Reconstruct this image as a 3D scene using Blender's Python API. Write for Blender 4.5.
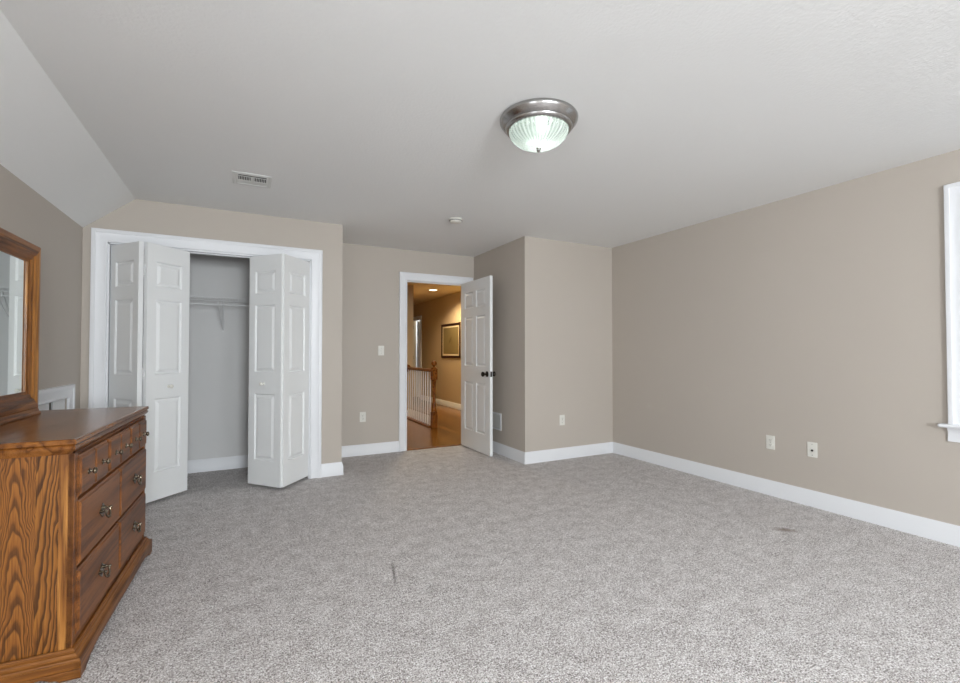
import bpy, bmesh, math, random
from mathutils import Vector, Matrix
random.seed(7)
sc = bpy.context.scene
for o in list(bpy.data.objects): bpy.data.objects.remove(o)
C = sc.collection
PI = math.pi
R = math.radians

# ------------------------------------------------------------------ camera
cd = bpy.data.cameras.new('camera'); cam = bpy.data.objects.new('camera', cd); C.objects.link(cam)
cd.sensor_width = 36; cd.lens = 36 * 455.12 / 960; cd.shift_y = 2.6 / 960; cd.clip_start = .02
cam.location = (0, 0, 1.1885); cam.rotation_euler = (R(91.047), 0, R(-27.31))
sc.camera = cam

# ------------------------------------------------------------------ world and daylight
w = bpy.data.worlds.new('sky'); sc.world = w; w.use_nodes = True
wn = w.node_tree.nodes; bgn = wn['Background']
bgn.inputs[0].default_value = (.80, .90, 1.0, 1); bgn.inputs[1].default_value = .35

def area(name, loc, rot, sx, sy, power, col=(1, 1, 1)):
    l = bpy.data.lights.new(name, 'AREA'); l.shape = 'RECTANGLE'; l.size = sx; l.size_y = sy
    l.energy = power; l.color = col
    o = bpy.data.objects.new(name, l); C.objects.link(o); o.location = loc; o.rotation_euler = rot
    return o
DAY = (.90, .96, 1.0)
# daylight entering through each window (lamps just outside the glass; rear and left ones unseen, placed for daylight)
area('daylight_side_window', (4.16, .63, 1.45), (0, R(90), 0), 1.35, .95, 1.5, DAY)
area('daylight_rear_window_near', (.55, -3.66, 1.6), (R(95), 0, 0), 1.2, 1.35, 290, DAY)
area('daylight_rear_window_far', (2.45, -3.66, 1.6), (R(90), 0, 0), 1.2, 1.35, 60, DAY)
area('daylight_added_left_window', (-1.42, -.35, 1.38), (0, R(-90), 0), 1.25, 1.1, 38, DAY)  # extra unseen window, added for more daylight

def lamp(name, loc, power, col, rad=.05):
    l = bpy.data.lights.new(name, 'POINT'); l.energy = power; l.color = col; l.shadow_soft_size = rad
    o = bpy.data.objects.new(name, l); C.objects.link(o); o.location = loc
    return o

vs = sc.view_settings
sc.display_settings.display_device = 'sRGB'
vs.view_transform = 'Standard'; vs.look = 'None'; vs.gamma = 1; vs.use_curve_mapping = False
vs.exposure = 0.12

# ------------------------------------------------------------------ materials
def lin(r, g, b):
    f = lambda c: (c / 255 / 12.92) if c / 255 <= .04045 else ((c / 255 + .055) / 1.055) ** 2.4
    return (f(r), f(g), f(b), 1)
class NT:
    def __init__(s, name):
        s.m = bpy.data.materials.new(name); s.m.use_nodes = True
        s.t = s.m.node_tree; s.n = s.t.nodes; s.p = s.n['Principled BSDF']; s.out = s.n['Material Output']
    def add(s, typ, **kw):
        n = s.n.new(typ)
        for k, v in kw.items(): setattr(n, k, v)
        return n
    def link(s, a, b): s.t.links.new(a, b)
    def math(s, op, a, b=None, c=None):
        n = s.add('ShaderNodeMath', operation=op)
        for i, v in enumerate((a, b, c)):
            if v is None: continue
            if isinstance(v, (int, float)): n.inputs[i].default_value = v
            else: s.link(v, n.inputs[i])
        return n.outputs[0]
    def noise(s, vec, scale, detail=2, rough=.5):
        n = s.add('ShaderNodeTexNoise'); n.inputs['Scale'].default_value = scale
        n.inputs['Detail'].default_value = detail; n.inputs['Roughness'].default_value = rough
        if vec is not None: s.link(vec, n.inputs['Vector'])
        return n.outputs['Fac']
    def mapping(s, vec, sca=(1, 1, 1), loc=(0, 0, 0), rot=(0, 0, 0)):
        n = s.add('ShaderNodeMapping'); n.inputs['Scale'].default_value = sca; n.inputs['Location'].default_value = loc
        n.inputs['Rotation'].default_value = rot; s.link(vec, n.inputs['Vector']); return n.outputs[0]
    def ramp(s, fac, stops):
        n = s.add('ShaderNodeValToRGB'); e = n.color_ramp.elements
        while len(e) < len(stops): e.new(.5)
        for el, (p, c) in zip(e, stops): el.position = p; el.color = c
        s.link(fac, n.inputs[0]); return n.outputs[0]
    def mix(s, fac, a, b, mode='MIX'):
        n = s.add('ShaderNodeMix', data_type='RGBA', blend_type=mode)
        for i, v in ((0, fac), (6, a), (7, b)):
            if isinstance(v, (int, float)): n.inputs[i].default_value = v
            elif isinstance(v, tuple): n.inputs[i].default_value = v
            else: s.link(v, n.inputs[i])
        return n.outputs[2]
    def bump(s, h, strength, dist=.01):
        n = s.add('ShaderNodeBump'); n.inputs['Strength'].default_value = strength; n.inputs['Distance'].default_value = dist
        s.link(h, n.inputs['Height']); s.link(n.outputs[0], s.p.inputs['Normal'])
    def obj(s): return s.add('ShaderNodeTexCoord').outputs['Object']
    def set(s, col=None, rough=None, metal=None, spec=None):
        if col is not None: s.p.inputs['Base Color'].default_value = col
        if rough is not None: s.p.inputs['Roughness'].default_value = rough
        if metal is not None: s.p.inputs['Metallic'].default_value = metal
        if spec is not None: s.p.inputs['Specular IOR Level'].default_value = spec

def paint(name, col, rough=.6, bump=.08, scale=180, var=.03, spec=.3, big=0, dist=.002):
    t = NT(name); v = t.obj()
    n1 = t.noise(v, 1.3, 3)
    lo = tuple(c * (1 - var) for c in col[:3]) + (1,); hi = tuple(min(1, c * (1 + var)) for c in col[:3]) + (1,)
    t.link(t.mix(n1, lo, hi), t.p.inputs['Base Color'])
    h = t.noise(v, scale, 3)
    if big:
        d = t.noise(v, 5, 5, .6); h = t.math('ADD', t.math('MULTIPLY', d, big), h)
    t.bump(h, bump, dist); t.set(rough=rough, spec=spec)
    return t.m
def plain(name, col, rough=.5, metal=0, spec=.5):
    t = NT(name); v = t.obj(); n = t.noise(v, 30, 2)
    t.link(t.mix(n, tuple(c * .96 for c in col[:3]) + (1,), col), t.p.inputs['Base Color'])
    t.set(rough=rough, metal=metal, spec=spec); return t.m

M = {}
M['wall'] = paint('greige_wall_paint', lin(194, 185, 175), .62, .10, 160)
M['ceiling'] = paint('textured_ceiling_paint', lin(243, 243, 242), .8, .35, 70, .012, .2, big=1.6, dist=.004)
M['white'] = paint('white_trim_paint', lin(236, 237, 240), .38, .02, 60, .01, .45)
M['door'] = paint('white_door_paint', lin(239, 240, 240), .42, .05, 90, .01, .4)
M['closet'] = paint('closet_wall_paint', lin(224, 223, 222), .7, .08, 120)
M['hallwall'] = paint('warm_lit_hall_paint', lin(196, 174, 140), .6, .06, 140)  # cream wall; the tan base carries the warm lamplight
M['hallceil'] = paint('hall_ceiling_paint', lin(215, 196, 165), .8, .1, 60)
M['plastic'] = plain('white_plastic', lin(232, 230, 222), .35)
M['vent'] = plain('enamelled_metal', lin(225, 225, 222), .4)
M['dark'] = plain('cavity_shade', lin(28, 28, 30), .8)  # near-black colour stands in for shade inside gaps and slots
M['nickel'] = plain('brushed_nickel', (.42, .41, .40, 1), .27, 1)
M['bronze'] = plain('dark_bronze', (.05, .042, .036, 1), .3, 1)
M['hinge'] = plain('painted_hinge', lin(220, 220, 220), .35)
M['wire'] = plain('white_coated_wire', lin(232, 232, 232), .4)

def carpet():
    t = NT('grey_carpet'); v = t.obj()
    n1 = t.noise(v, 165, 2, .65); n2 = t.noise(v, 62, 4, .75); n3 = t.noise(v, 2.2, 4, .6)
    n4 = t.noise(t.mapping(v, (1, 1, 1), (5, 3, 0)), 480, 1)
    n5 = t.noise(t.mapping(v, (1, 1, 1), (2, 9, 0)), 11, 5, .7)
    f = t.math('ADD', t.math('MULTIPLY', n1, .56), t.math('MULTIPLY', n2, .30)); f = t.math('ADD', f, t.math('MULTIPLY', n5, .14))
    base = t.ramp(f, [(.39, lin(66, 60, 58)), (.458, lin(160, 152, 149)), (.522, lin(216, 210, 208)), (.585, lin(255, 253, 253))])
    base = t.mix(t.math('MULTIPLY', n3, .12), base, lin(198, 192, 189), 'MIX')
    sx = t.add('ShaderNodeSeparateXYZ'); t.link(v, sx.inputs[0])
    def blob(cx, cy, rx, ry, rot=0):
        dx = t.math('SUBTRACT', sx.outputs[0], cx); dy = t.math('SUBTRACT', sx.outputs[1], cy)
        c, s_ = math.cos(rot), math.sin(rot)
        a = t.math('ADD', t.math('MULTIPLY', dx, c / rx), t.math('MULTIPLY', dy, s_ / rx))
        b = t.math('ADD', t.math('MULTIPLY', dx, -s_ / ry), t.math('MULTIPLY', dy, c / ry))
        r = t.math('SQRT', t.math('ADD', t.math('MULTIPLY', a, a), t.math('MULTIPLY', b, b)))
        r = t.math('ADD', r, t.math('MULTIPLY', t.math('SUBTRACT', n2, .5), .9))
        k = t.math('SUBTRACT', 1, r); k.node.use_clamp = True
        return k
    base = t.mix(t.math('MULTIPLY', blob(3.225, 1.79, .05, .10, .87), .9), base, lin(112, 88, 70))
    base = t.mix(t.math('MULTIPLY', blob(.722, 2.41, .011, .19, -.224), .9), base, lin(96, 88, 84))
    base = t.mix(blob(.754, 2.085, .009, .009), base, lin(20, 18, 16))
    t.link(base, t.p.inputs['Base Color'])
    t.bump(t.math('ADD', n1, t.math('MULTIPLY', n2, .5)), .5, .008)
    t.set(rough=.95, spec=.05)
    t.p.inputs['Sheen Weight'].default_value = .15
    return t.m
M['carpet'] = carpet()

def oak(name, mode, dark=1.0, gloss=.38):
    """mode 'end' cathedral boards in local x/z, 'flat' grain along local y, 'up' grain along local z."""
    t = NT(name); v = t.obj()
    sx = t.add('ShaderNodeSeparateXYZ'); t.link(v, sx.inputs[0]); X, Y, Z = sx.outputs
    if mode == 'end':
        bw = .09
        bi = t.math('FLOOR', t.math('DIVIDE', t.math('ADD', X, 1.2), bw))
        rnd = t.math('FRACT', t.math('MULTIPLY', t.math('SINE', t.math('MULTIPLY', bi, 12.9898)), 43758.5))
        odd = t.math('MODULO', bi, 2)
        lx = t.math('SUBTRACT', t.math('FRACT', t.math('DIVIDE', t.math('ADD', X, 1.2), bw)), .5)
        wob = t.noise(t.mapping(v, (9, 9, 3.2)), 1.0, 3, .6); wob2 = t.noise(t.mapping(v, (26, 26, 5), (3, 1, 2)), 1.0, 2, .5)
        wb = t.math('ADD', t.math('MULTIPLY', t.math('SUBTRACT', wob, .5), .75), t.math('MULTIPLY', t.math('SUBTRACT', wob2, .5), .16))
        la = t.math('ADD', t.math('ADD', lx, .10), wb)
        qa = t.math('ADD', t.math('MULTIPLY', t.math('MULTIPLY', la, la), 19.0), t.math('MULTIPLY', Z, 11.5))
        lb = t.math('ADD', lx, wb)
        qb = t.math('ADD', t.math('SUBTRACT', t.math('MULTIPLY', Z, 5.5), t.math('MULTIPLY', lb, 7.0)), t.math('MULTIPLY', t.math('MULTIPLY', lb, lb), -4.0))
        q = t.math('ADD', t.math('MULTIPLY', qa, odd), t.math('MULTIPLY', qb, t.math('SUBTRACT', 1, odd)))
        q = t.math('ADD', q, t.math('MULTIPLY', rnd, 3))
        wv = t.math('FRACT', q)
        col1 = t.ramp(wv, [(0, lin(58, 32, 9)), (.25, lin(84, 49, 15)), (.42, lin(140, 88, 33)), (.88, lin(160, 104, 42)), (1, lin(66, 36, 10))])
        tint = t.math('MULTIPLY', rnd, .35)
        col1 = t.mix(tint, col1, lin(140, 84, 36))
        pores = t.noise(t.mapping(v, (420, 420, 9)), 1.0, 2, .6)
    else:
        k = {'flat': (55, 3.2, 55), 'up': (55, 55, 3.2), 'drawer': (40, 2.0, 40), 'across': (3.2, 55, 55)}[mode]
        wob = t.noise(t.mapping(v, tuple(c * .12 for c in k)), 1.0, 3, .6)
        g = t.noise(t.mapping(v, k), 1.0, 4, .65)
        q = t.math('FRACT', t.math('ADD', t.math('MULTIPLY', wob, 7.0), t.math('MULTIPLY', g, .55)))
        if mode == 'drawer':
            st = [(0, lin(96, 54, 24)), (.3, lin(130, 78, 36)), (.7, lin(146, 90, 42)), (1, lin(102, 58, 26))]
        elif mode == 'up':
            st = [(0, lin(112, 66, 24)), (.3, lin(158, 102, 44)), (.7, lin(186, 128, 62)), (1, lin(128, 78, 30))]
        else:
            st = [(0, lin(92, 52, 18)), (.3, lin(130, 78, 30)), (.7, lin(152, 96, 40)), (1, lin(104, 60, 22))]
        col1 = t.ramp(q, st)
        pores = t.noise(t.mapping(v, tuple({3.2: 8, 2.0: 7, 55: 420, 40: 380}[c] for c in k)), 1.0, 2, .6)
    pm = t.ramp(pores, [(.36, (.42, .36, .30, 1)), (.5, (1, 1, 1, 1))])
    col = t.mix(.75, col1, pm, 'MULTIPLY')
    if dark != 1.0: col = t.mix(1.0, col, (dark, dark, dark, 1), 'MULTIPLY')
    t.link(col, t.p.inputs['Base Color'])
    t.bump(pores, .15, .001)
    t.set(rough=gloss, spec=.4 if mode != 'flat' or gloss < .3 else .25)
    t.p.inputs['Coat Weight'].default_value = .2 if gloss < .3 else .06; t.p.inputs['Coat Roughness'].default_value = .25
    return t.m
M['oak_end'] = oak('oak_end_panel', 'end')
M['oak_flat'] = oak('oak_grain_along', 'flat')
M['oak_top'] = oak('oak_polished_top', 'flat', 1.0, .24)
M['oak_drawer'] = oak('oak_drawer_face', 'drawer')
M['oak_up'] = oak('oak_grain_upright', 'up')
M['oak_across'] = oak('oak_grain_across', 'across', .88)
M['rail'] = oak('golden_oak_rail', 'flat', 1.05, .3)

def hallfloor():
    t = NT('hall_hardwood'); v = t.obj()
    sx = t.add('ShaderNodeSeparateXYZ'); t.link(v, sx.inputs[0]); X, Y, Z = sx.outputs
    a = t.math('DIVIDE', X, .083)
    bi = t.math('FLOOR', a); fr = t.math('FRACT', a)
    rnd = t.math('FRACT', t.math('MULTIPLY', t.math('SINE', t.math('MULTIPLY', bi, 12.9898)), 4375.5))
    g = t.noise(t.mapping(v, (60, 2.5, 1)), 1, 4, .6)
    f = t.math('ADD', t.math('MULTIPLY', rnd, .55), t.math('MULTIPLY', g, .5))
    col = t.ramp(f, [(.15, lin(98, 60, 18)), (.5, lin(126, 80, 26)), (.9, lin(152, 102, 38))])
    gap = t.math('LESS_THAN', fr, .035)
    t.link(t.mix(gap, col, lin(70, 36, 14)), t.p.inputs['Base Color'])
    t.set(rough=.22, spec=.5); return t.m
M['hallfloor'] = hallfloor()

def mirror_mat():
    t = NT('silvered_glass'); t.set(col=(.86, .90, .88, 1), rough=.015, metal=1); return t.m
M['mirror'] = mirror_mat()
def glass_mat():
    t = NT('window_glass')
    tr = t.add('ShaderNodeBsdfTransparent'); gl = t.add('ShaderNodeBsdfGlossy'); gl.inputs['Roughness'].default_value = .02
    mx = t.add('ShaderNodeMixShader'); mx.inputs[0].default_value = .06
    t.link(tr.outputs[0], mx.inputs[1]); t.link(gl.outputs[0], mx.inputs[2]); t.link(mx.outputs[0], t.out.inputs[0]); return t.m
M['glass'] = glass_mat()
def dome_mat():
    t = NT('ribbed_frosted_glass')
    tp = t.add('ShaderNodeBsdfTransparent'); tp.inputs[0].default_value = (.91, .98, .94, 1)
    m0 = t.add('ShaderNodeMixShader')
    oc = t.obj(); so = t.add('ShaderNodeSeparateXYZ'); t.link(oc, so.inputs[0])
    rib = t.math('SINE', t.math('MULTIPLY', t.math('ARCTAN2', so.outputs[1], so.outputs[0]), 40))       # moulded ribs: thin and thick glass
    t.link(t.math('ADD', t.math('MULTIPLY', rib, .16), .68), m0.inputs[0])
    tl = t.add('ShaderNodeBsdfTranslucent'); tl.inputs[0].default_value = (.92, .97, .94, 1)
    df = t.add('ShaderNodeBsdfDiffuse'); df.inputs[0].default_value = (.84, .90, .87, 1)
    gl = t.add('ShaderNodeBsdfGlossy'); gl.inputs['Roughness'].default_value = .18
    m1 = t.add('ShaderNodeMixShader'); m1.inputs[0].default_value = .35
    m2 = t.add('ShaderNodeMixShader'); m2.inputs[0].default_value = .12
    em = t.add('ShaderNodeEmission'); em.inputs[0].default_value = (.85, 1, .93, 1); em.inputs[1].default_value = .06
    ad = t.add('ShaderNodeAddShader')
    t.link(tl.outputs[0], m1.inputs[1]); t.link(df.outputs[0], m1.inputs[2])
    t.link(m1.outputs[0], m0.inputs[1]); t.link(tp.outputs[0], m0.inputs[2]); t.link(m0.outputs[0], m2.inputs[1]); t.link(gl.outputs[0], m2.inputs[2])
    t.link(m2.outputs[0], ad.inputs[0]); t.link(em.outputs[0], ad.inputs[1]); t.link(ad.outputs[0], t.out.inputs[0]); return t.m
M['dome'] = dome_mat()
def emit(name, col, st):
    t = NT(name); t.set(col=(.9, .9, .9, 1)); t.p.inputs['Emission Color'].default_value = col; t.p.inputs['Emission Strength'].default_value = st
    return t.m
M['lens'] = emit('lit_lamp_lens', (1, .86, .62, 1), 6)

def art_mat():
    t = NT('botanical_print'); v = t.obj()
    sx = t.add('ShaderNodeSeparateXYZ'); t.link(v, sx.inputs[0]); Y, Z = sx.outputs[1], sx.outputs[2]
    n = t.noise(v, 9, 4, .6); n2 = t.noise(v, 28, 3, .6)
    d = t.math('SQRT', t.math('ADD', t.math('MULTIPLY', Y, t.math('MULTIPLY', Y, 14)), t.math('MULTIPLY', Z, t.math('MULTIPLY', Z, 16))))
    f = t.math('ADD', d, t.math('MULTIPLY', n, 1.3))
    col = t.ramp(f, [(.50, lin(150, 132, 84)), (.66, lin(78, 64, 36)), (.9, lin(118, 98, 58)), (1.2, lin(128, 110, 70))])
    col = t.mix(t.math('MULTIPLY', n2, .4), col, lin(124, 108, 70))
    t.link(col, t.p.inputs['Base Color']); t.set(rough=.5); return t.m
M['art'] = art_mat()
M['artframe'] = plain('mahogany_frame', lin(44, 16, 13), .3)
M['mat'] = plain('cream_mat_board', lin(226, 208, 170), .7)

# ------------------------------------------------------------------ mesh helpers
def obj(name, bm, mat, parent=None, loc=None, smooth=False, bevel=0):
    bmesh.ops.remove_doubles(bm, verts=bm.verts, dist=1e-6)
    bmesh.ops.recalc_face_normals(bm, faces=bm.faces)
    me = bpy.data.meshes.new(name); bm.to_mesh(me); bm.free()
    for m in (mat if isinstance(mat, (list, tuple)) else [mat]): me.materials.append(m)
    if smooth:
        for p in me.polygons: p.use_smooth = True
        me.set_sharp_from_angle(angle=R(38))
    o = bpy.data.objects.new(name, me); C.objects.link(o)
    if parent: o.parent = parent
    if loc: o.location = loc
    if bevel:
        b = o.modifiers.new('bevel', 'BEVEL'); b.width = bevel; b.segments = 2; b.limit_method = 'ANGLE'; b.angle_limit = R(50)
    return o
def thing(name, label, cat, loc=(0, 0, 0), rz=0, group=None):
    o = bpy.data.objects.new(name, None); C.objects.link(o); o.location = loc; o.rotation_euler = (0, 0, rz); o.empty_display_size = .1
    o['label'] = label; o['category'] = cat
    if group: o['group'] = group
    return o
def struct_root(name, loc=(0, 0, 0), rz=0):
    o = bpy.data.objects.new(name, None); C.objects.link(o); o.location = loc; o.rotation_euler = (0, 0, rz); o.empty_display_size = .1
    o['kind'] = 'structure'; return o
def struct(name, bm, mat, **kw):
    o = obj(name, bm, mat, **kw); o['kind'] = 'structure'; return o
def box(bm, x0, x1, y0, y1, z0, z1):
    x0, x1 = min(x0, x1), max(x0, x1); y0, y1 = min(y0, y1), max(y0, y1); z0, z1 = min(z0, z1), max(z0, z1)
    v = [bm.verts.new(p) for p in ((x0, y0, z0), (x1, y0, z0), (x1, y1, z0), (x0, y1, z0), (x0, y0, z1), (x1, y0, z1), (x1, y1, z1), (x0, y1, z1))]
    for f in ((3, 2, 1, 0), (4, 5, 6, 7), (0, 1, 5, 4), (1, 2, 6, 5), (2, 3, 7, 6), (3, 0, 4, 7)): bm.faces.new([v[i] for i in f])
def B(*bs):
    bm = bmesh.new()
    for b in bs: box(bm, *b)
    return bm
def prism(bm, pts, f0, f1):
    """closed outline pts extruded: f0/f1 map a 2D point to 3D."""
    a = [bm.verts.new(f0(p)) for p in pts]; b = [bm.verts.new(f1(p)) for p in pts]
    n = len(pts); bm.faces.new(a); bm.faces.new(b[::-1])
    for i in range(n): bm.faces.new((a[i], a[(i + 1) % n], b[(i + 1) % n], b[i]))
def wall_cells(bm, u0, u1, z0, z1, holes, f):
    """rectangle with rectangular holes, f(u,z,side)->3D, side 0/1 are the two faces."""
    us = sorted({u0, u1, *[h[0] for h in holes], *[h[1] for h in holes]}); zs = sorted({z0, z1, *[h[2] for h in holes], *[h[3] for h in holes]})
    us = [u for u in us if u0 <= u <= u1]; zs = [z for z in zs if z0 <= z <= z1]
    def solid(i, j):
        if i < 0 or j < 0 or i >= len(us) - 1 or j >= len(zs) - 1: return False
        cu, cz = (us[i] + us[i + 1]) / 2, (zs[j] + zs[j + 1]) / 2
        return not any(h[0] < cu < h[1] and h[2] < cz < h[3] for h in holes)
    for i in range(len(us) - 1):
        for j in range(len(zs) - 1):
            if not solid(i, j): continue
            a, b, c, d = us[i], us[i + 1], zs[j], zs[j + 1]
            for s in (0, 1): bm.faces.new([bm.verts.new(f(*q, s)) for q in ((a, c), (b, c), (b, d), (a, d))])
            for (di, dj, e) in ((-1, 0, ((a, c), (a, d))), (1, 0, ((b, c), (b, d))), (0, -1, ((a, c), (b, c))), (0, 1, ((a, d), (b, d)))):
                if not solid(i + di, j + dj):
                    p, q = e; bm.faces.new([bm.verts.new(f(*p, 0)), bm.verts.new(f(*q, 0)), bm.verts.new(f(*q, 1)), bm.verts.new(f(*p, 1))])
def wall_y(name, x0, x1, y, y2, z0, z1, holes=(), mat='wall'):
    bm = bmesh.new(); wall_cells(bm, x0, x1, z0, z1, list(holes), lambda u, z, s: (u, y2 if s else y, z)); return struct(name, bm, M[mat])
def wall_x(name, y0, y1, x, x2, z0, z1, holes=(), mat='wall'):
    bm = bmesh.new(); wall_cells(bm, y0, y1, z0, z1, list(holes), lambda u, z, s: (x2 if s else x, u, z)); return struct(name, bm, M[mat])
def lathe(bm, prof, n=32, axis='z', off=(0, 0, 0), flute=None):
    rings = []
    for k, (r, z) in enumerate(prof):
        ring = []
        for i in range(n):
            a = 2 * PI * i / n; rr = r * (1 + (flute(a, k) if flute else 0))
            p = (rr * math.cos(a), rr * math.sin(a), z)
            if axis == 'y': p = (p[0], p[2], p[1])
            if axis == 'x': p = (p[2], p[0], p[1])
            ring.append(bm.verts.new((p[0] + off[0], p[1] + off[1], p[2] + off[2])))
        rings.append(ring)
    for a, b in zip(rings, rings[1:]):
        for i in range(n): bm.faces.new((a[i], a[(i + 1) % n], b[(i + 1) % n], b[i]))
    for r in (rings[0], rings[-1]):
        try: bm.faces.new(r)
        except ValueError: pass
def tube(bm, pts, r, n=8, closed=False):
    pts = [Vector(p) for p in pts]; rings = []; up = Vector((0, 0, 1)); N = len(pts)
    for i, p in enumerate(pts):
        a = pts[(i - 1) % N] if (i > 0 or closed) else p; b = pts[(i + 1) % N] if (i < N - 1 or closed) else p
        t = (b - a).normalized(); ref = up if abs(t.dot(up)) < .95 else Vector((1, 0, 0))
        s = t.cross(ref).normalized(); q = s.cross(t)
        rings.append([bm.verts.new(p + s * (r * math.cos(2 * PI * j / n)) + q * (r * math.sin(2 * PI * j / n))) for j in range(n)])
    pr = list(zip(rings, rings[1:])) + ([(rings[-1], rings[0])] if closed else [])
    for a, b in pr:
        for j in range(n): bm.faces.new((a[j], a[(j + 1) % n], b[(j + 1) % n], b[j]))
    if not closed: bm.faces.new(rings[0][::-1]); bm.faces.new(rings[-1])
def offset_path(path, d, closed):
    """offset a 2D path to its left by d, mitred."""
    n = len(path); out = []
    def nrm(a, b):
        t = (Vector(b) - Vector(a)).normalized(); return Vector((-t.y, t.x))
    for i, p in enumerate(path):
        if closed or 0 < i < n - 1:
            n1 = nrm(path[(i - 1) % n], p); n2 = nrm(p, path[(i + 1) % n]); m = (n1 + n2); m = m / m.dot(n1)
        else: m = nrm(path[0], path[1]) if i == 0 else nrm(path[-2], path[-1])
        out.append(Vector(p) + m * d)
    return out
def sweep(path, prof, fmap, closed=False, segs=None):
    """prof: closed list of (offset, height). returns one bmesh (segs None) or a bmesh per segment."""
    offs = {}
    for d, h in prof: offs[d] = offset_path(path, d, closed)
    n = len(path); cnt = n if closed else n - 1; res = []
    bm = bmesh.new()
    for i in range(cnt):
        if segs: bm = bmesh.new()
        j = (i + 1) % n
        A = [bm.verts.new(fmap(offs[d][i], h)) for d, h in prof]; Bv = [bm.verts.new(fmap(offs[d][j], h)) for d, h in prof]
        for k in range(len(prof)): bm.faces.new((A[k], A[(k + 1) % len(prof)], Bv[(k + 1) % len(prof)], Bv[k]))
        if segs or (not closed and i == 0): bm.faces.new(A)
        if segs or (not closed and i == cnt - 1): bm.faces.new(Bv)
        if segs: res.append(bm)
    return res if segs else bm

# ------------------------------------------------------------------ room dimensions
H = 2.44
XR, YB, XB, YA, YC, XC = 3.90, 4.107, 2.6615, 5.325, 4.569, .843
XL, ZL, XS, YN = -1.134, 2.163, -.804, -3.4
T = .12
# floor and ceilings
struct('floor', B((XL - .1, XR + .1, YN - .1, YC, -.1, 0), (XL - .1, XB + .1, YC, YA + .03, -.1, 0)), M['carpet'])
struct('floor_hall', B((1.2, 4.1, YA + .03, 12.1, -.1, .004)), M['hallfloor'])
struct('trim_9', B((1.752, 2.540, YA - .012, YA + .035, 0, .010)), M['rail'], bevel=.004)     # wooden threshold strip
bm = B((XS, XR + .1, YN - .1, YB, H, H + .1), (XS, XB + .1, YB, YA + .12, H, H + .1)); ceiling = struct('ceiling', bm, M['ceiling'])
bm = bmesh.new()
prism(bm, [(XL, ZL), (XS, H), (XS, H + .1), (XL - .12, ZL + .02), (XL - .12, ZL)], lambda p: (p[0], YN - .1, p[1]), lambda p: (p[0], YA + .12, p[1]))
struct('ceiling_slope', bm, M['ceiling'])
struct('ceiling_hall', B((1.2, 4.1, YA + .12, 12.1, H, H + .1)), M['hallceil'])
# walls
wall_x('wall_left', YN - .1, YA + .12, XL, XL - .12, 0, ZL, [(3.55, 4.276, .12, .865), (-.9, .2, .75, 2.0)])
wall_x('wall_right', YN - .1, YB + .0, XR, XR + .14, 0, H, [(.16, 1.10, .745, 2.15)])
wall_y('wall_bump_front', XB, XR + .14, YB, YB + .1, 0, H)
wall_x('wall_bump_side', YB + .1, YA, XB, XB + .1, 0, H)
wall_y('wall_alcove', XC - .1, XB + .1, YA, YA + T, 0, H, [(1.740, 2.552, 0, 2.078)])
wall_x('wall_closet_side', YC + T, YA, XC, XC - .09, 0, H)
# closet front wall, its top follows the slope
bm = bmesh.new()
ox0, ox1, oz = -.982, .556, 2.070
for pts in ([(XL, 0), (ox0, 0), (ox0, oz), (ox0, ZL + (ox0 - XL) / (XS - XL) * (H - ZL)), (XL, ZL)],
            [(ox0, oz), (ox1, oz), (ox1, H), (XS, H), (ox0, ZL + (ox0 - XL) / (XS - XL) * (H - ZL))],
            [(ox1, 0), (XC, 0), (XC, H), (ox1, H), (ox1, oz)]):
    prism(bm, pts, lambda p: (p[0], YC, p[1]), lambda p: (p[0], YC + T, p[1]))
struct('wall_closet', bm, M['wall'])
# inside of the closet: painted lining
struct('wall_closet_inside', B((XL, XC - .09, YA - .006, YA, 0, H)), M['closet'])
wall_x('wall_closet_inside_right', YC + T, YA - .006, XC - .09, XC - .096, 0, H, mat='closet')
wall_x('wall_closet_inside_left', YC + T, YA - .006, XL + .006, XL, 0, ZL, mat='closet')
wall_y('wall_back_outer', XL - .1, XC - .1, YA, YA + T, 0, H, mat='closet')
wall_y('wall_rear', XL - .12, XR + .14, YN, YN - .14, 0, H, [(-.05, 1.15, .75, 2.15), (1.85, 3.05, .75, 2.15)])
# hall shell
wall_x('wall_hall_right', YA + T, 12.1, 3.95, 4.07, 0, H, [(10.93, 11.62, 0, 2.03)], mat='hallwall')
wall_y('wall_hall_end', 2.77, 3.95, 12.0, 12.1, 0, H, mat='hallwall')
wall_y('wall_hall_stair', 1.3, 2.77, 8.06, 8.18, 0, H, mat='hallwall')
wall_x('wall_hall_far_left', 8.18, 12.0, 2.77, 2.65, 0, H, mat='hallwall')
wall_x('wall_hall_left', YA + T, 8.06, 1.3, 1.2, 0, H, mat='hallwall')
wall_y('wall_hall_near', 2.762, 3.95, YA + .02, YA + T, 0, H, mat='hallwall')
wall_x('wall_hall_room', 10.5, 12.1, 5.2, 5.3, 0, H, mat='closet')
wall_y('wall_hall_room_side', 4.07, 5.2, 12.0, 12.1, 0, H, mat='closet')
struct('floor_hall_room', B((4.1, 5.3, 10.4, 12.1, -.1, .004)), M['carpet'])
struct('ceiling_hall_room', B((4.1, 5.3, 10.4, 12.1, H, H + .1)), M['ceiling'])

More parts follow.
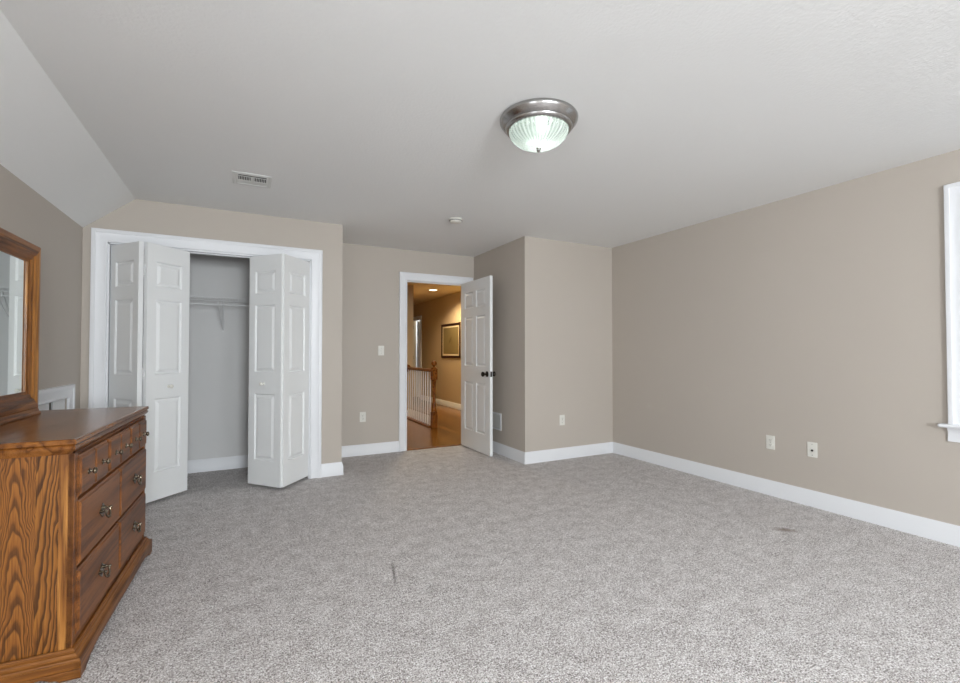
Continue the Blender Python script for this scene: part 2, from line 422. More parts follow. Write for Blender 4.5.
# ------------------------------------------------------------------ baseboards
BBP = [(0, 0), (.015, 0), (.015, .086), (.012, .092), (.012, .100), (.008, .108), (.006, .118), (.003, .125), (0, .125)]
def baseboard(names, path, mat='white', prof=BBP):
    for nm, b in zip(names, sweep(path, prof, lambda p, h: (p[0], p[1], h), segs=True)): struct(nm, b, M[mat], smooth=True)
baseboard(['baseboard_right', 'baseboard_bump_front', 'baseboard_bump_side', 'baseboard_alcove_right'],
          [(XR, YN + .0), (XR, YB), (XB, YB), (XB, YA), (2.645, YA)])
baseboard(['baseboard_alcove', 'baseboard_closet_side', 'baseboard_closet_front'], [(1.650, YA), (XC, YA), (XC, YC), (.653, YC)])
baseboard(['baseboard_closet_left', 'baseboard_left'], [(-1.08, YC), (XL, YC), (XL, YN)])
baseboard(['baseboard_closet_inside_right', 'baseboard_closet_inside', 'baseboard_closet_inside_left'],
          [(XC - .096, YC + T), (XC - .096, YA - .006), (XL + .006, YA - .006), (XL + .006, YC + T)])
baseboard(['baseboard_rear'], [(XL, YN), (XR, YN)])
baseboard(['baseboard_hall_right'], [(3.95, YA + T), (3.95, 10.83)])
baseboard(['baseboard_hall_stair', 'baseboard_hall_far'], [(2.77, 12.0), (2.77, 8.06), (1.3, 8.06)])

# ------------------------------------------------------------------ casings
CP = [(0, 0), (0, .009), (.004, .014), (.012, .0145), (.014, .009), (.034, .010), (.052, .013), (.066, .018), (.068, .023), (.082, .025), (.092, .023), (.095, .016), (.095, 0)]
def casing(name, x0, x1, z1, y, sgn=-1, parent=None, z0=0, w=.095, closed=False, axis='y'):
    """moulded casing round an opening; path runs so that its left is outward."""
    k = w / .095; prof = [(o * k, h) for o, h in CP]
    path = [(x1, z0), (x1, z1), (x0, z1), (x0, z0)]
    path = path[::-1]
    fm = (lambda p, h: (p[0], y + sgn * h, p[1])) if axis == 'y' else (lambda p, h: (y + sgn * h, p[0], p[1]))
    b = sweep(path, prof, fm, closed=closed)
    o = obj(name, b, M['white'], parent, smooth=True)
    if not parent: o['kind'] = 'structure'
    return o
casing('trim_1', ox0 + .004, ox1 - .004, oz - .004, YC, w=.102)
casing('trim_2', 1.744, 2.548, 2.070, YA, w=.094)
casing('trim_3', 1.744, 2.548, 2.070, YA + T, sgn=1, w=.09)
# jamb linings
struct('trim_4', B((ox0, ox0 + .016, YC, YC + T, 0, oz), (ox1 - .016, ox1, YC, YC + T, 0, oz), (ox0, ox1, YC, YC + T, oz - .016, oz), (ox0 + .016, ox1 - .016, YC + .045, YC + .075, oz - .024, oz - .016)), M['white'])
struct('trim_5', B((1.740, 1.752, YA, YA + T, 0, 2.078), (2.540, 2.552, YA, YA + T, 0, 2.078), (1.740, 2.552, YA, YA + T, 2.066, 2.078),
                   (1.752, 1.762, YA + .045, YA + .08, 0, 2.066), (2.532, 2.540, YA + .045, YA + .08, 0, 2.066), (1.752, 2.540, YA + .045, YA + .08, 2.058, 2.066)), M['white'])

# ------------------------------------------------------------------ panelled door leaves
def leaf_bm(w, h, t, cols, rows, d=.012):
    """x 0..w, z 0..h, thickness centred on y; raised panels at cols x rows on both faces."""
    bm = bmesh.new()
    xs = sorted({0, w, *[c for p in cols for c in p]}); zs = sorted({0, h, *[c for p in rows for c in p]})
    for s in (-1, 1):
        Y = s * t / 2
        def V(x, z, dep): return bm.verts.new((x, Y - s * dep, z))
        for i in range(len(xs) - 1):
            for j in range(len(zs) - 1):
                a, b, c, e = xs[i], xs[i + 1], zs[j], zs[j + 1]
                if (a, b) in cols and (c, e) in rows:
                    rings = []
                    for ins, dep in ((0, 0), (.003, .004), (.008, d), (.017, d), (.034, .003), (.038, .001)):
                        rings.append([V(a + ins, c + ins, dep), V(b - ins, c + ins, dep), V(b - ins, e - ins, dep), V(a + ins, e - ins, dep)])
                    for r1, r2 in zip(rings, rings[1:]):
                        for k in range(4): bm.faces.new((r1[k], r1[(k + 1) % 4], r2[(k + 1) % 4], r2[k]))
                    bm.faces.new(rings[-1])
                else: bm.faces.new((V(a, c, 0), V(b, c, 0), V(b, e, 0), V(a, e, 0)))
    p = [(0, 0), (w, 0), (w, h), (0, h)]
    for k in range(4):
        (a, c), (b, e) = p[k], p[(k + 1) % 4]
        bm.faces.new([bm.verts.new(q) for q in ((a, -t / 2, c), (b, -t / 2, e), (b, t / 2, e), (a, t / 2, c))])
    return bm
ROWS = [(.215, .795), (.985, 1.575), (1.68, 1.875)]
LH = 2.012
def knob_bm(sign=-1, r=.016, neck=.02, off=(0, 0, 0)):
    bm = bmesh.new()
    pr = [(.013, 0), (.013, .003), (.006, .006), (.006, neck), (r * .7, neck + .003), (r, neck + .010), (r * .92, neck + .017), (r * .5, neck + .021), (.001, neck + .022)]
    lathe(bm, [(a, b * sign) for a, b in pr], 20, 'y', off); return bm
def leaf(root, p, q, front, knob=None, t=.034, nm='door_leaf'):
    """leaf whose FRONT face runs from p to q (2D); front = side (+1/-1) of the front face relative to local -y."""
    p, q = Vector(p), Vector(q); d = q - p; w = d.length; a = math.atan2(d.y, d.x)
    o = obj(nm, leaf_bm(w, LH, t, [(.07, w - .07)], ROWS), M['door'], root)
    o.rotation_euler = (0, 0, a); n = Vector((-math.sin(a), math.cos(a))) * (t / 2)      # local +y
    c = p + n * front; o.location = (c.x, c.y, .030)
    if knob is not None:
        k = obj('door_knob', knob_bm(-front, off=(knob, -front * t / 2, .885)), M['plastic'], o, smooth=True)
    return o
def hinges(root, x, y, a, zs, nm='hinge'):
    for z in zs:
        bm = bmesh.new(); lathe(bm, [(.006, -.038), (.006, .038)], 12); box(bm, -.017, .017, .003, .006, -.035, .035)
        h = obj(nm, bm, M['hinge'], root, (x, y, z)); h.rotation_euler = (0, 0, a)
# closet bifold pairs (front faces measured in the room): door_2 left, door_3 right
d2 = struct_root('door_2')
leaf(d2, (-.962, 4.590), (-.728, 4.283), 1)
leaf(d2, (-.674, 4.290), (-.423, 4.560), 1, knob=.187)
hinges(d2, -.694, 4.300, 0, (.25, 1.03, 1.83))
d3 = struct_root('door_3')
leaf(d3, (.032, 4.548), (.276, 4.262), 1, knob=.18)
leaf(d3, (.300, 4.266), (.538, 4.556), 1)
hinges(d3, .293, 4.282, 0, (.25, 1.03, 1.83))
for k, xx in enumerate((ox0 + .02, ox1 - .06)):      # floor pivot brackets
    obj('pivot_bracket', B((xx, xx + .04, YC + .045, YC + .075, 0, .012), (xx + .016, xx + .024, YC + .055, YC + .063, .012, .034)), M['nickel'], (d2, d3)[k])

# hall door, open against the alcove's right side: door_1
d1 = struct_root('door_1')
DW = .765
o = obj('door_leaf', leaf_bm(DW, 2.050, .035, [(.11, .345), (.42, .655)], [(.22, .815), (1.01, 1.615), (1.72, 1.92)]), M['door'], d1)
ang = R(-89.6); o.rotation_euler = (0, 0, ang)
o.location = (2.480, 5.300, .014)
# rosette, knob and latch
for s in (-1, 1):
    bm = bmesh.new()
    pr = [(.033, 0), (.033, .005), (.024, .009), (.011, .012), (.010, .034), (.020, .038), (.028, .050), (.029, .060), (.022, .068), (.001, .071)]
    lathe(bm, [(a, b * s) for a, b in pr], 24, 'y', (DW - .065, s * .0175, .926))
    obj('door_handle', bm, M['bronze'], o, smooth=True)
obj('latch_plate', B((DW - .0005, DW + .0015, -.012, .012, .896, .956)), M['bronze'], o)
for z in (.22, 1.05, 1.82):
    bm = bmesh.new(); lathe(bm, [(.007, -.05), (.007, .05)], 12); obj('hinge', bm, M['bronze'], d1, (2.506, 5.308, z))

# ------------------------------------------------------------------ windows
def window(name, root_loc, rz, x0, x1, z0, z1, depth):
    """built in local frame: opening along local x, room side is local -y, wall from y=0 to depth."""
    r = struct_root(name, root_loc, rz)
    path = [(x1, z0), (x1, z1), (x0, z1), (x0, z0)][::-1]
    prof = [(o * .09 / .095, h) for o, h in CP]
    obj('casing', sweep([(x0 + .004, z0), (x0 + .004, z1 - .004), (x1 - .004, z1 - .004), (x1 - .004, z0)], prof, lambda p, h: (p[0], -h, p[1])), M['white'], r, smooth=True)
    obj('window_frame', B((x0, x0 + .02, 0, depth, z0, z1), (x1 - .02, x1, 0, depth, z0, z1), (x0, x1, 0, depth, z1 - .02, z1), (x0, x1, 0, depth, z0, z0 + .012)), M['white'], r)
    zm = (z0 + z1) / 2
    for nm, za, zb, ya in (('lower_sash', z0 + .012, zm + .02, .05), ('upper_sash', zm - .02, z1 - .02, .09)):
        s = obj(nm, B((x0 + .02, x0 + .065, ya, ya + .035, za, zb), (x1 - .065, x1 - .02, ya, ya + .035, za, zb),
                      (x0 + .02, x1 - .02, ya, ya + .035, za, za + .05), (x0 + .02, x1 - .02, ya, ya + .035, zb - .04, zb)), M['white'], r)
        obj('pane', B((x0 + .06, x1 - .06, ya + .014, ya + .018, za + .04, zb - .035)), M['glass'], s)
    obj('sill', B((x0 - .125, x1 + .125, -.055, .0, z0 - .022, z0)), M['white'], r, bevel=.009)
    apr = [(0, 0), (.014, 0), (.016, .012), (.012, .030), (.012, .055), (.017, .068), (.026, .082), (.026, .086), (0, .086)]
    bm = bmesh.new(); prism(bm, apr, lambda p: (x0 - .088, -p[0], z0 - .108 + p[1]), lambda p: (x1 + .088, -p[0], z0 - .108 + p[1]))
    obj('apron', bm, M['white'], r, smooth=True)
    return r
window('window_1', (XR, 0, 0), R(-90), -1.10, -.16, .745, 2.15, .14)
window('window_4_added', (XL, 0, 0), R(90), -.9, .2, .75, 2.0, .12)  # unseen left window, added for the light it brings in
window('window_2', (0, YN, 0), R(180), -1.15, .05, .75, 2.15, .14)
window('window_3', (0, YN, 0), R(180), -3.05, -1.85, .75, 2.15, .14)

# ------------------------------------------------------------------ knee-wall access hatch on the left wall: door_4
d4 = struct_root('door_4')
b = sweep([(3.554, .12), (3.554, .861), (4.272, .861), (4.272, .12)][::-1], [(-o * 1.0, h) for o, h in CP], lambda p, h: (XL + h, p[0], p[1]))
obj('casing', b, M['white'], d4, smooth=True)
for y0, y1 in ((3.562, 3.965), (4.030, 4.262)):
    bm = leaf_bm(y1 - y0, .725, .010, [(.05, y1 - y0 - .05)], [(.06, .66)], .003)
    o = obj('door_leaf', bm, M['door'], d4, (XL - .012, y0, .13)); o.rotation_euler = (0, 0, R(90))
obj('cavity_back', B((XL - .119, XL - .10, 3.56, 4.272, .125, .86)), M['dark'], d4)  # near-black sheet paints the cavity's shade behind the leaf gap

# ------------------------------------------------------------------ hall far doorway: door_5
d5 = struct_root('door_5')
fm = lambda p, h: (3.95 - h, p[0], p[1])
obj('casing', sweep([(10.93, 0), (10.93, 2.03), (11.62, 2.03), (11.62, 0)], [(o * .09 / .095, h) for o, h in CP], fm), M['white'], d5, smooth=True)
o = obj('door_leaf', leaf_bm(.68, 2.01, .035, [(.10, .30), (.38, .58)], [(.215, .805), (.995, 1.60), (1.69, 1.87)]), M['door'], d5, (4.09, 11.56, .012)); o.rotation_euler = (0, 0, R(-50))
for z in (.25, 1.05, 1.85): obj('hinge', B((3.945, 3.975, 11.55, 11.60, z - .045, z + .045)), M['bronze'], d5)

# ------------------------------------------------------------------ ceiling light
cl = thing('ceiling_light', 'round flush ceiling light with brushed nickel rim and lit ribbed glass dome', 'ceiling light', (1.385, 2.0, H))
bm = bmesh.new()
lathe(bm, [(.17, -.001), (.196, -.001), (.204, -.003), (.208, -.010), (.207, -.019), (.203, -.027), (.192, -.041), (.183, -.051), (.179, -.053), (.178, -.057), (.176, -.062), (.169, -.068), (.162, -.071), (.158, -.070), (.155, -.060), (.150, -.03)], 64)
obj('rim', bm, M['nickel'], cl, smooth=True)
bm = bmesh.new()
pf = []
for k in range(15):
    a = (k / 14) * PI / 2; pf.append((.156 * math.cos(a) + .0005, -.068 - .092 * math.sin(a)))
nf = 28
lathe(bm, pf, nf * 8, flute=lambda a, k: .022 * abs(math.sin(a * nf / 2)) * min(1, (15 - k) / 5) - .01)
obj('glass_dome', bm, M['dome'], cl, smooth=True)
bm = bmesh.new(); lathe(bm, [(.004, -.155), (.012, -.160), (.014, -.164), (.010, -.170), (.011, -.174), (.007, -.180), (.001, -.182)], 20)
obj('finial', bm, M['nickel'], cl, smooth=True)
lamp('ceiling_light_bulb', (1.40, 1.99, H - .095), 1.0, (.95, 1, .96), .03)

# ------------------------------------------------------------------ ceiling register
vr = thing('air_vent', 'white metal ceiling air register with dark slots above closet', 'vent', (.036, 3.672, H))
fb = sweep([(-.126, -.126), (.126, -.126), (.126, .126), (-.126, .126)], [(0, 0), (0, .003), (.010, .006), (.024, .004), (.030, .006), (.030, 0)], lambda p, h: (p[0], p[1], -h), closed=True)
obj('frame', fb, M['vent'], vr)
obj('shade_backing', B((-.098, .098, -.098, .098, -.0012, 0)), M['dark'], vr)  # dark sheet standing in for the shade behind the louvers
bm = bmesh.new()
box(bm, -.098, .098, -.098, -.088, -.004, -.0012)
box(bm, -.098, .098, -.064, -.056, -.004, -.0012)
for k in range(18):
    if k in (8, 9): continue
    x = -.094 + k * .0108; box(bm, x, x + .0046, -.056, .022, -.003, -.0012)
box(bm, -.010, .012, -.056, .022, -.004, -.0012); box(bm, -.098, .098, .022, .098, -.004, -.0012)
box(bm, -.098, -.088, -.098, .098, -.0042, -.0012); box(bm, .092, .098, -.098, .098, -.0042, -.0012)
obj('louvers', bm, M['vent'], vr)

# ------------------------------------------------------------------ smoke detector
sd = thing('smoke_detector', 'small round white smoke detector on ceiling near hall door', 'smoke detector', (1.745, 3.877, H))
bm = bmesh.new(); lathe(bm, [(.064, -.001), (.068, -.004), (.068, -.010), (.060, -.014), (.058, -.026), (.050, -.034), (.030, -.038), (.001, -.039)], 40)
obj('housing', bm, M['plastic'], sd, smooth=True)
bm = bmesh.new()
for k in range(20):
    a = 2 * PI * k / 20; c, s = math.cos(a), math.sin(a); t = .006
    prism(bm, [(-t, -.017), (t, -.017), (t, -.025), (-t, -.025)], lambda p: (.0555 * c - p[0] * s, .0555 * s + p[0] * c, p[1]), lambda p: (.0605 * c - p[0] * s, .0605 * s + p[0] * c, p[1]))
obj('vent_slots', bm, M['dark'], sd)  # slot shade painted as dark bars

# ------------------------------------------------------------------ wall plates
def plate(name, label, cat, loc, rz, kind, group=None):
    """local: faces -y, origin on the wall surface."""
    r = thing(name, label, cat, loc, rz, group)
    obj('cover_plate', B((-.035, .035, -.0055, 0, -.0575, .0575)), M['plastic'], r, bevel=.003)
    if kind == 'outlet':
        for s in (-1, 1):
            bm = bmesh.new(); pts = []
            for k in range(24):
                a = 2 * PI * k / 24; pts.append((.0165 * math.cos(a), s * .020 + max(-.0125, min(.0125, .0165 * math.sin(a)))))
            prism(bm, pts, lambda p: (p[0], -.0055, p[1]), lambda p: (p[0], -.0085, p[1]))
            q = obj('socket', bm, M['plastic'], r)
            obj('slots', B((-.008, -.006, -.0089, -.008, s * .020 - .003, s * .020 + .006), (.006, .008, -.0089, -.008, s * .020 - .002, s * .020 + .006), (-.002, .002, -.0089, -.008, s * .020 - .010, s * .020 - .006)), M['dark'], q)
        bm = bmesh.new(); lathe(bm, [(.003, -.005), (.003, -.0068)], 12, 'y'); obj('screw', bm, M['nickel'], r)
    elif kind == 'switch':
        bm = bmesh.new(); prism(bm, [(-.005, -.010), (-.014, .004), (-.012, .008), (-.005, .011)], lambda p: (-.0045, p[0], p[1]), lambda p: (.0045, p[0], p[1]))
        obj('toggle', bm, M['plastic'], r)
        obj('toggle_slot', B((-.006, .006, -.0062, -.005, -.013, .013)), M['vent'], r)
        for s in (-1, 1):
            bm = bmesh.new(); lathe(bm, [(.003, -.005), (.003, -.0068)], 12, 'y', (0, 0, s * .030)); obj('screw', bm, M['nickel'], r)
    else:
        bm = bmesh.new(); lathe(bm, [(.008, -.0055), (.008, -.009), (.0055, -.0095), (.005, -.016), (.001, -.016)], 16, 'y', (0, 0, -.006)); obj('cable_jack', bm, M['bronze'], r, smooth=True)
        for s in (-1, 1):
            bm = bmesh.new(); lathe(bm, [(.003, -.005), (.003, -.0068)], 12, 'y', (0, 0, s * .042)); obj('screw', bm, M['nickel'], r)
    return r
plate('wall_outlet', 'ivory duplex outlet low on the long right wall, left of the cable plate', 'outlet', (XR, 2.272, .440), R(-90), 'outlet')
plate('cable_plate', 'ivory wall plate with one dark cable jack on the right wall', 'wall plate', (XR, 1.957, .438), R(-90), 'coax')
plate('wall_outlet', 'white duplex outlet low on short wall beside the open hall door', 'outlet', (3.151, YB, .434), 0, 'outlet')
plate('wall_outlet', 'white duplex outlet low on alcove wall below the light switch', 'outlet', (1.219, YA, .440), 0, 'outlet')
plate('light_switch', 'white toggle light switch on alcove wall left of hall doorway', 'light switch', (1.431, YA, 1.210), 0, 'switch')

# ------------------------------------------------------------------ return grille on bump side
g = thing('return_grille', 'white wall air grille low behind the open hall door', 'vent', (XB, 4.76, .375), R(-90))
fb = sweep([(-.15, -.1), (.15, -.1), (.15, .1), (-.15, .1)], [(0, 0), (0, .004), (.004, .007), (.016, .007), (.019, .004), (.019, 0)], lambda p, h: (p[0], -h, p[1]), closed=True)
obj('frame', fb, M['white'], g)
obj('shade_backing', B((-.131, .131, -.0012, 0, -.081, .081)), M['dark'], g)  # shade behind the grille painted as a dark sheet
bm = bmesh.new()
for k in range(13):
    z = -.078 + k * .0122
    prism(bm, [(-.0012, z + .0075), (-.0055, z), (-.0055, z + .002), (-.0012, z + .0115)], lambda p: (-.131, p[0], p[1]), lambda p: (.131, p[0], p[1]))
obj('louvers', bm, M['vent'], g)

# ------------------------------------------------------------------ closet wire shelf
ws = thing('wire_shelf', 'white wire closet shelf on back wall behind bifold doors', 'shelf', (0, 0, 0))
x0, x1, yf, yb, zs = XL + .02, XC - .11, 4.985, YA - .012, 1.712
bm = bmesh.new()
n = int((x1 - x0) / .0254)
for k in range(n + 1):
    x = x0 + k * (x1 - x0) / n; tube(bm, [(x, yb, zs), (x, yf, zs), (x, yf - .003, zs - .030)], .0016, 5)
obj('deck_wires', bm, M['wire'], ws)
bm = bmesh.new()
for (y, z, r) in ((yf, zs - .003, .0032), (yf - .003, zs - .032, .0032), (yf + .115, zs - .004, .003), (yf + .23, zs - .004, .003), (yb, zs - .004, .003)): tube(bm, [(x0, y, z), (x1, y, z)], r, 8)
obj('rails', bm, M['wire'], ws)
bm = bmesh.new(); tube(bm, [(x0, yf + .012, zs - .068), (x1, yf + .012, zs - .068)], .0055, 10); obj('hanging_rod', bm, M['wire'], ws, smooth=True)
for bx in (-.9, -.20, .45):
    bm = bmesh.new()
    tube(bm, [(bx - .035, yf + .005, zs - .035), (bx, yb, 1.415)], .0042, 8); tube(bm, [(bx + .012, yf + .005, zs - .035), (bx, yb, 1.415)], .0042, 8)
    tube(bm, [(bx - .035, yf + .005, zs - .035), (bx - .035, yf + .005, zs - .07), (bx - .03, yf + .012, zs - .074)], .004, 8)
    box(bm, bx - .010, bx + .010, yb + .001, yb + .006, 1.395, 1.435)
    obj('bracket', bm, M['wire'], ws)

# ------------------------------------------------------------------ dresser
P0 = Vector((-.547, 2.17)); DA = -math.atan2(.034, .9994)
dr = thing('dresser', 'brown oak dresser with seven drawers and antique pulls against the left wall', 'dresser', (P0.x, P0.y, 0), DA)
L, D = 1.160, .50           # length along local y, depth along -x
bf = -.010                   # carcass front face
ya, yb2 = .024, L - .020
bm = B((bf - .02, bf, ya, ya + .034, .10, .815), (bf - .02, bf, yb2 - .034, yb2, .10, .815),        # corner stiles
       (bf - .025, bf - .014, ya, yb2, .795, .815), (bf - .025, bf - .014, ya, yb2, .625, .652), (bf - .025, bf - .014, ya, yb2, .368, .392), (bf - .025, bf - .003, ya, yb2, .09, .131),
       (bf - .025, bf - .014, .573, .598, .12, .64), (bf - .025, bf - .014, .397, .413, .64, .80), (bf - .025, bf - .014, .757, .773, .64, .80),
       (-D + .02, -D + .03, ya, yb2, .05, .815))
obj('face_frame', bm, M['oak_drawer'], dr, bevel=.0015)
for y0, y1 in ((ya + .004, ya + .022), (yb2 - .022, yb2 - .004)):
    obj('end_panel', B((-D + .02, bf - .045, y0, y1, .06, .815)), M['oak_end'], dr)
for y0, y1 in ((ya, ya + .022), (yb2 - .022, yb2)):
    obj('corner_post', B((bf - .045, bf - .0005, y0, y1, .06, .815)), M['oak_up'], dr, bevel=.002)
# moulded top
rings = [(.010, .870), (.003, .868), (.000, .863), (.000, .853), (.004, .849), (.007, .847), (.004, .843), (.002, .838), (.004, .832), (.012, .822), (.018, .814)]
bm = bmesh.new(); rv = []
for ins, z in rings: rv.append([bm.verts.new(p) for p in ((-ins, ins, z), (-ins, L - ins, z), (-D, L - ins, z), (-D, ins, z))])
for a, b in zip(rv, rv[1:]):
    for k in range(4): bm.faces.new((a[k], a[(k + 1) % 4], b[(k + 1) % 4], b[k]))
bm.faces.new(rv[0]); bm.faces.new(rv[-1])
obj('top', bm, M['oak_top'], dr)
# base moulding: stepped plinth with bracket feet
bm = bmesh.new()
prof = [(0, .102), (.006, .102), (.010, .096), (.010, .090), (.016, .087), (.018, .081), (.024, .076), (.031, .074), (.033, .069), (.033, .064), (.026, .060), (0, .060)]
path = [(-D + .02, ya), (bf, ya), (bf, yb2), (-D + .02, yb2)]
b = sweep(path[::-1], prof, lambda p, h: (p[0], p[1], h), segs=True)
for nm_, b_, m_ in zip(('end_moulding', 'base_moulding', 'end_moulding'), b, ('oak_across', 'oak_flat', 'oak_across')): obj(nm_, b_, M[m_], dr)
bm = bmesh.new()
xf = bf + .034; y0, y1 = ya - .030, yb2 + .030
def bracket_outline(a, b):
    pts = [(a, .066), (a, .0), (a + .060, 0), (a + .068, .008), (a + .085, .010), (a + .098, .017), (a + .115, .024), (a + .135, .021), (a + .150, .028), (a + .20, .031)]
    q = [(b - (p[0] - a), p[1]) for p in pts][::-1]
    return pts + q
prism(bm, bracket_outline(y0, y1), lambda p: (xf, p[0], p[1]), lambda p: (xf - .022, p[0], p[1]))
obj('base_front', bm, M['oak_flat'], dr, bevel=.003)
for yy in (y0, y1 - .022):
    bm = bmesh.new()
    prism(bm, bracket_outline(0, D - .02 + xf), lambda p: (xf - .0005 - p[0], yy, p[1]), lambda p: (xf - .0005 - p[0], yy + .022, p[1]))
    obj('base_end', bm, M['oak_across'], dr, bevel=.003)
    ye = y0 - .006 if yy == y0 else y1
    obj('base_bead', B((-D + .03, xf - .001, ye, ye + .006, .026, .038)), M['oak_across'], dr, bevel=.0025)
def drawer_bm(y0, y1, z0, z1, th=.016, e=.012):
    bm = bmesh.new(); x = bf - .006
    rr = [(0, x - .012), (0, x + th * .45), (.003, x + th * .55), (e * .6, x + th * .6), (e, x + th), ]
    rv = []
    for ins, xx in rr: rv.append([bm.verts.new(p) for p in ((xx, y0 + ins, z0 + ins), (xx, y1 - ins, z0 + ins), (xx, y1 - ins, z1 - ins), (xx, y0 + ins, z1 - ins))])
    for a, b in zip(rv, rv[1:]):
        for k in range(4): bm.faces.new((a[k], a[(k + 1) % 4], b[(k + 1) % 4], b[k]))
    bm.faces.new(rv[0]); bm.faces.new(rv[-1]); return bm
XF = bf + .010
def pull(par, y, z):
    bm = bmesh.new(); pts = []
    for k in range(48):                                  # scalloped back plate
        a = 2 * PI * k / 48; rr = 1 + .16 * math.cos(4 * a) + .08 * math.cos(8 * a)
        pts.append((.036 * math.cos(a) * rr, .024 * math.sin(a) * rr))
    prism(bm, pts, lambda p: (XF, y + p[0], z + .006 + p[1]), lambda p: (XF + .002, y + p[0], z + .006 + p[1]))
    for s in (-1, 1): lathe(bm, [(.0065, 0), (.0065, .006), (.004, .008), (.004, .018), (.006, .020), (.0055, .024), (.001, .026)], 14, 'x', (XF + .001, y + s * .030, z + .008))
    obj('pull_plate', bm, M['brass'], par, smooth=True)
    bm = bmesh.new(); ps = []
    for k in range(15):
        a = PI * k / 14; ps.append((XF + .018 + .005 * math.sin(a), y - .030 * math.cos(a), z + .008 - .032 * math.sin(a) ** .8))
    tube(bm, ps, .0038, 8)
    lathe(bm, [(.001, -.012), (.0058, -.006), (.0062, 0), (.0058, .006), (.001, .012)], 10, 'y', (XF + .023, y, z - .024))
    obj('bail', bm, M['brass'], par, smooth=True)
M['brass'] = plain('antique_brass', (.21, .175, .13, 1), .24, 1)
def dknob(par, y, z):
    bm = bmesh.new(); lathe(bm, [(.012, 0), (.012, .003), (.005, .005), (.004, .012), (.010, .015), (.013, .020), (.0115, .024), (.006, .027), (.001, .028)], 18, 'x', (XF, y, z))
    obj('knob', bm, M['brass'], par, smooth=True)
for y0, y1 in ((.052, .392), (.416, .756), (.777, 1.119)):
    ym = (y0 + y1) / 2
    bm = drawer_bm(y0, ym - .002, .645, .801); bm2 = drawer_bm(ym + .002, y1, .645, .801)
    tmp = bpy.data.meshes.new('t'); bm2.to_mesh(tmp); bm.from_mesh(tmp); bm2.free(); bpy.data.meshes.remove(tmp)
    o = obj('drawer', bm, M['oak_drawer'], dr)
    for yk in ((y0 + ym) / 2, (y1 + ym) / 2): dknob(o, yk, .722)
for z0, z1 in ((.386, .631), (.134, .374)):
    for y0, y1 in ((.052, .578), (.593, 1.119)):
        o = obj('drawer', drawer_bm(y0, y1, z0, z1), M['oak_drawer'], dr)
        pull(o, (y0 + y1) / 2, (z0 + z1) / 2)

# ------------------------------------------------------------------ mirror standing on the dresser
mr = thing('dresser_mirror', 'oak framed mirror standing on the back of the dresser', 'mirror', (P0.x + .024, P0.y + .012, .870), 0)
fx = -.432; m0, m1, mz0, mz1 = .175, .996, .030, .868
FP = [(0, -.034), (0, -.004), (.006, -.001), (.026, 0), (.032, -.003), (.036, -.002), (.052, -.006), (.058, -.012), (.074, -.014), (.080, -.020), (.090, -.024), (.090, -.034)]
b = sweep([(m0, mz0), (m1, mz0), (m1, mz1), (m0, mz1)], FP, lambda p, h: (fx + h, p[0], p[1]), closed=True, segs=True)
for nm_, b_, m_ in zip(('frame_rail', 'frame_stile', 'frame_rail', 'frame_stile'), b, ('oak_flat', 'oak_up', 'oak_flat', 'oak_up')): obj(nm_, b_, M[m_], mr)
obj('mirror_glass', B((fx - .033, fx - .029, m0 + .085, m1 - .085, mz0 + .085, mz1 - .085)), M['mirror'], mr)
obj('backing_board', B((fx - .040, fx - .0345, m0 + .02, m1 - .02, mz0 + .02, mz1 - .02)), M['oak_flat'], mr)
bm = bmesh.new()
prism(bm, [(-.04, 0), (.008, 0), (.010, .006), (.008, .012), (.002, .016), (.000, .024), (-.002, .030), (-.04, .030)], lambda p: (fx + p[0], m0 - .012, p[1]), lambda p: (fx + p[0], m1 - .004, p[1]))
obj('base_rail', bm, M['oak_flat'], mr)

# ------------------------------------------------------------------ hall contents
st = thing('stair_railing', 'oak stair railing with pale balusters and ball topped newel in hall', 'railing', (2.645, 6.76, .004))
nx, ny = .025, 0
bm = bmesh.new(); box(bm, nx - .042, nx + .042, -.042, .042, 0, .24)
lathe(bm, [(.040, .24), (.042, .25), (.032, .262), (.038, .275), (.030, .30), (.024, .42), (.026, .62), (.030, .70), (.036, .715), (.030, .73), (.040, .745), (.040, .755)], 20, 'z', (nx, ny, 0))
box(bm, nx - .042, nx + .042, -.042, .042, .755, .925)
lathe(bm, [(.042, .925), (.046, .932), (.046, .940), (.030, .948), (.020, .956), (.016, .966), (.030, .976), (.040, .992), (.044, 1.010), (.040, 1.030), (.028, 1.046), (.010, 1.055), (.001, 1.056)], 24, 'z', (nx, ny, 0))
obj('newel_post', bm, M['newel'] if 'newel' in M else M['rail'], st, smooth=True)
bm = bmesh.new()
prism(bm, [(-.028, 0), (.028, 0), (.032, .018), (.028, .036), (.014, .046), (-.014, .046), (-.028, .036), (-.032, .018)], lambda p: (p[0] + .010, .042, p[1] + .875), lambda p: (p[0] + .010, 1.285, p[1] + .875))
obj('handrail', bm, M['rail'], st)
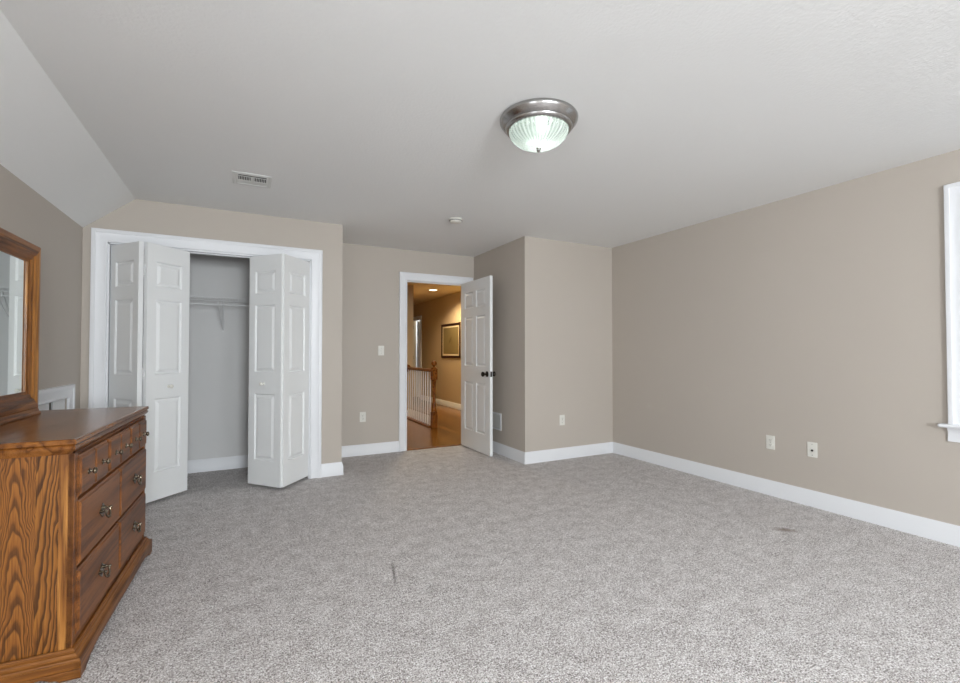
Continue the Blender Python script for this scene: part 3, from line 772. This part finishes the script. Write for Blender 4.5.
bm = bmesh.new(); lathe(bm, [(.07, 0), (.07, -.008), (.064, -.014), (.055, -.012), (.045, -.018), (.001, -.018)], 32, 'y', (.010, 1.299, .895)); obj('rosette', bm, M['rail'], st, smooth=True)
obj('shoe_rail', B((-.055, .06, .042, 1.299, 0, .018)), M['rail'], st, bevel=.005)
for k in range(11):
    yk = .13 + k * .108
    bm = bmesh.new(); lathe(bm, [(.017, .018), (.017, .16), (.010, .175), (.015, .19), (.013, .30), (.010, .877)], 10, 'z', (.010, yk, 0)); obj('baluster', bm, M['white'], st, smooth=True)

pc = thing('framed_picture', 'framed botanical print with cream mat on warm-lit hall wall', 'picture', (3.95, 9.02, 1.44))
b = sweep([(-.50, -.372), (.50, -.372), (.50, .372), (-.50, .372)], [(0, 0), (0, .018), (.010, .024), (.042, .020), (.050, .012), (.050, 0)], lambda p, h: (-h, p[0], p[1]), closed=True)
obj('frame', b, M['artframe'], pc)
obj('mat_board', B((-.006, 0, -.468, .468, -.34, .34)), M['mat'], pc)
obj('print', B((-.008, -.0055, -.40, .40, -.285, .285)), M['art'], pc)

for i, (x, y, lab) in enumerate(((3.34, 8.52, 'lit round recessed downlight in hall ceiling seen through doorway'),)):
    rl = thing('recessed_light', lab, 'ceiling light', (x, y, H))
    bm = bmesh.new(); lathe(bm, [(.075, -.001), (.098, -.001), (.100, -.004), (.094, -.007), (.078, -.006), (.075, -.001)], 36); obj('trim_ring', bm, M['white'], rl, smooth=True)
    bm = bmesh.new(); lathe(bm, [(.076, -.003), (.04, -.004), (.001, -.0045)], 36); obj('lens', bm, M['lens'], rl, smooth=True)
WARM = (1, .83, .60)
def spot(name, loc, power, col):
    l = bpy.data.lights.new(name, 'SPOT'); l.energy = power; l.color = col; l.spot_size = R(150); l.spot_blend = .6; l.shadow_soft_size = .05
    o = bpy.data.objects.new(name, l); C.objects.link(o); o.location = loc
spot('hall_downlight', (3.34, 8.52, H - .012), 105, WARM)
spot('hall_downlight_near', (3.66, 8.0, H - .012), 60, (1, .80, .28))
spot('hall_downlight_first', (2.2, 6.2, H - .012), 50, WARM)
lamp('hall_bedroom_light', (4.7, 11.4, 2.0), 22, (.8, .9, 1), .2)
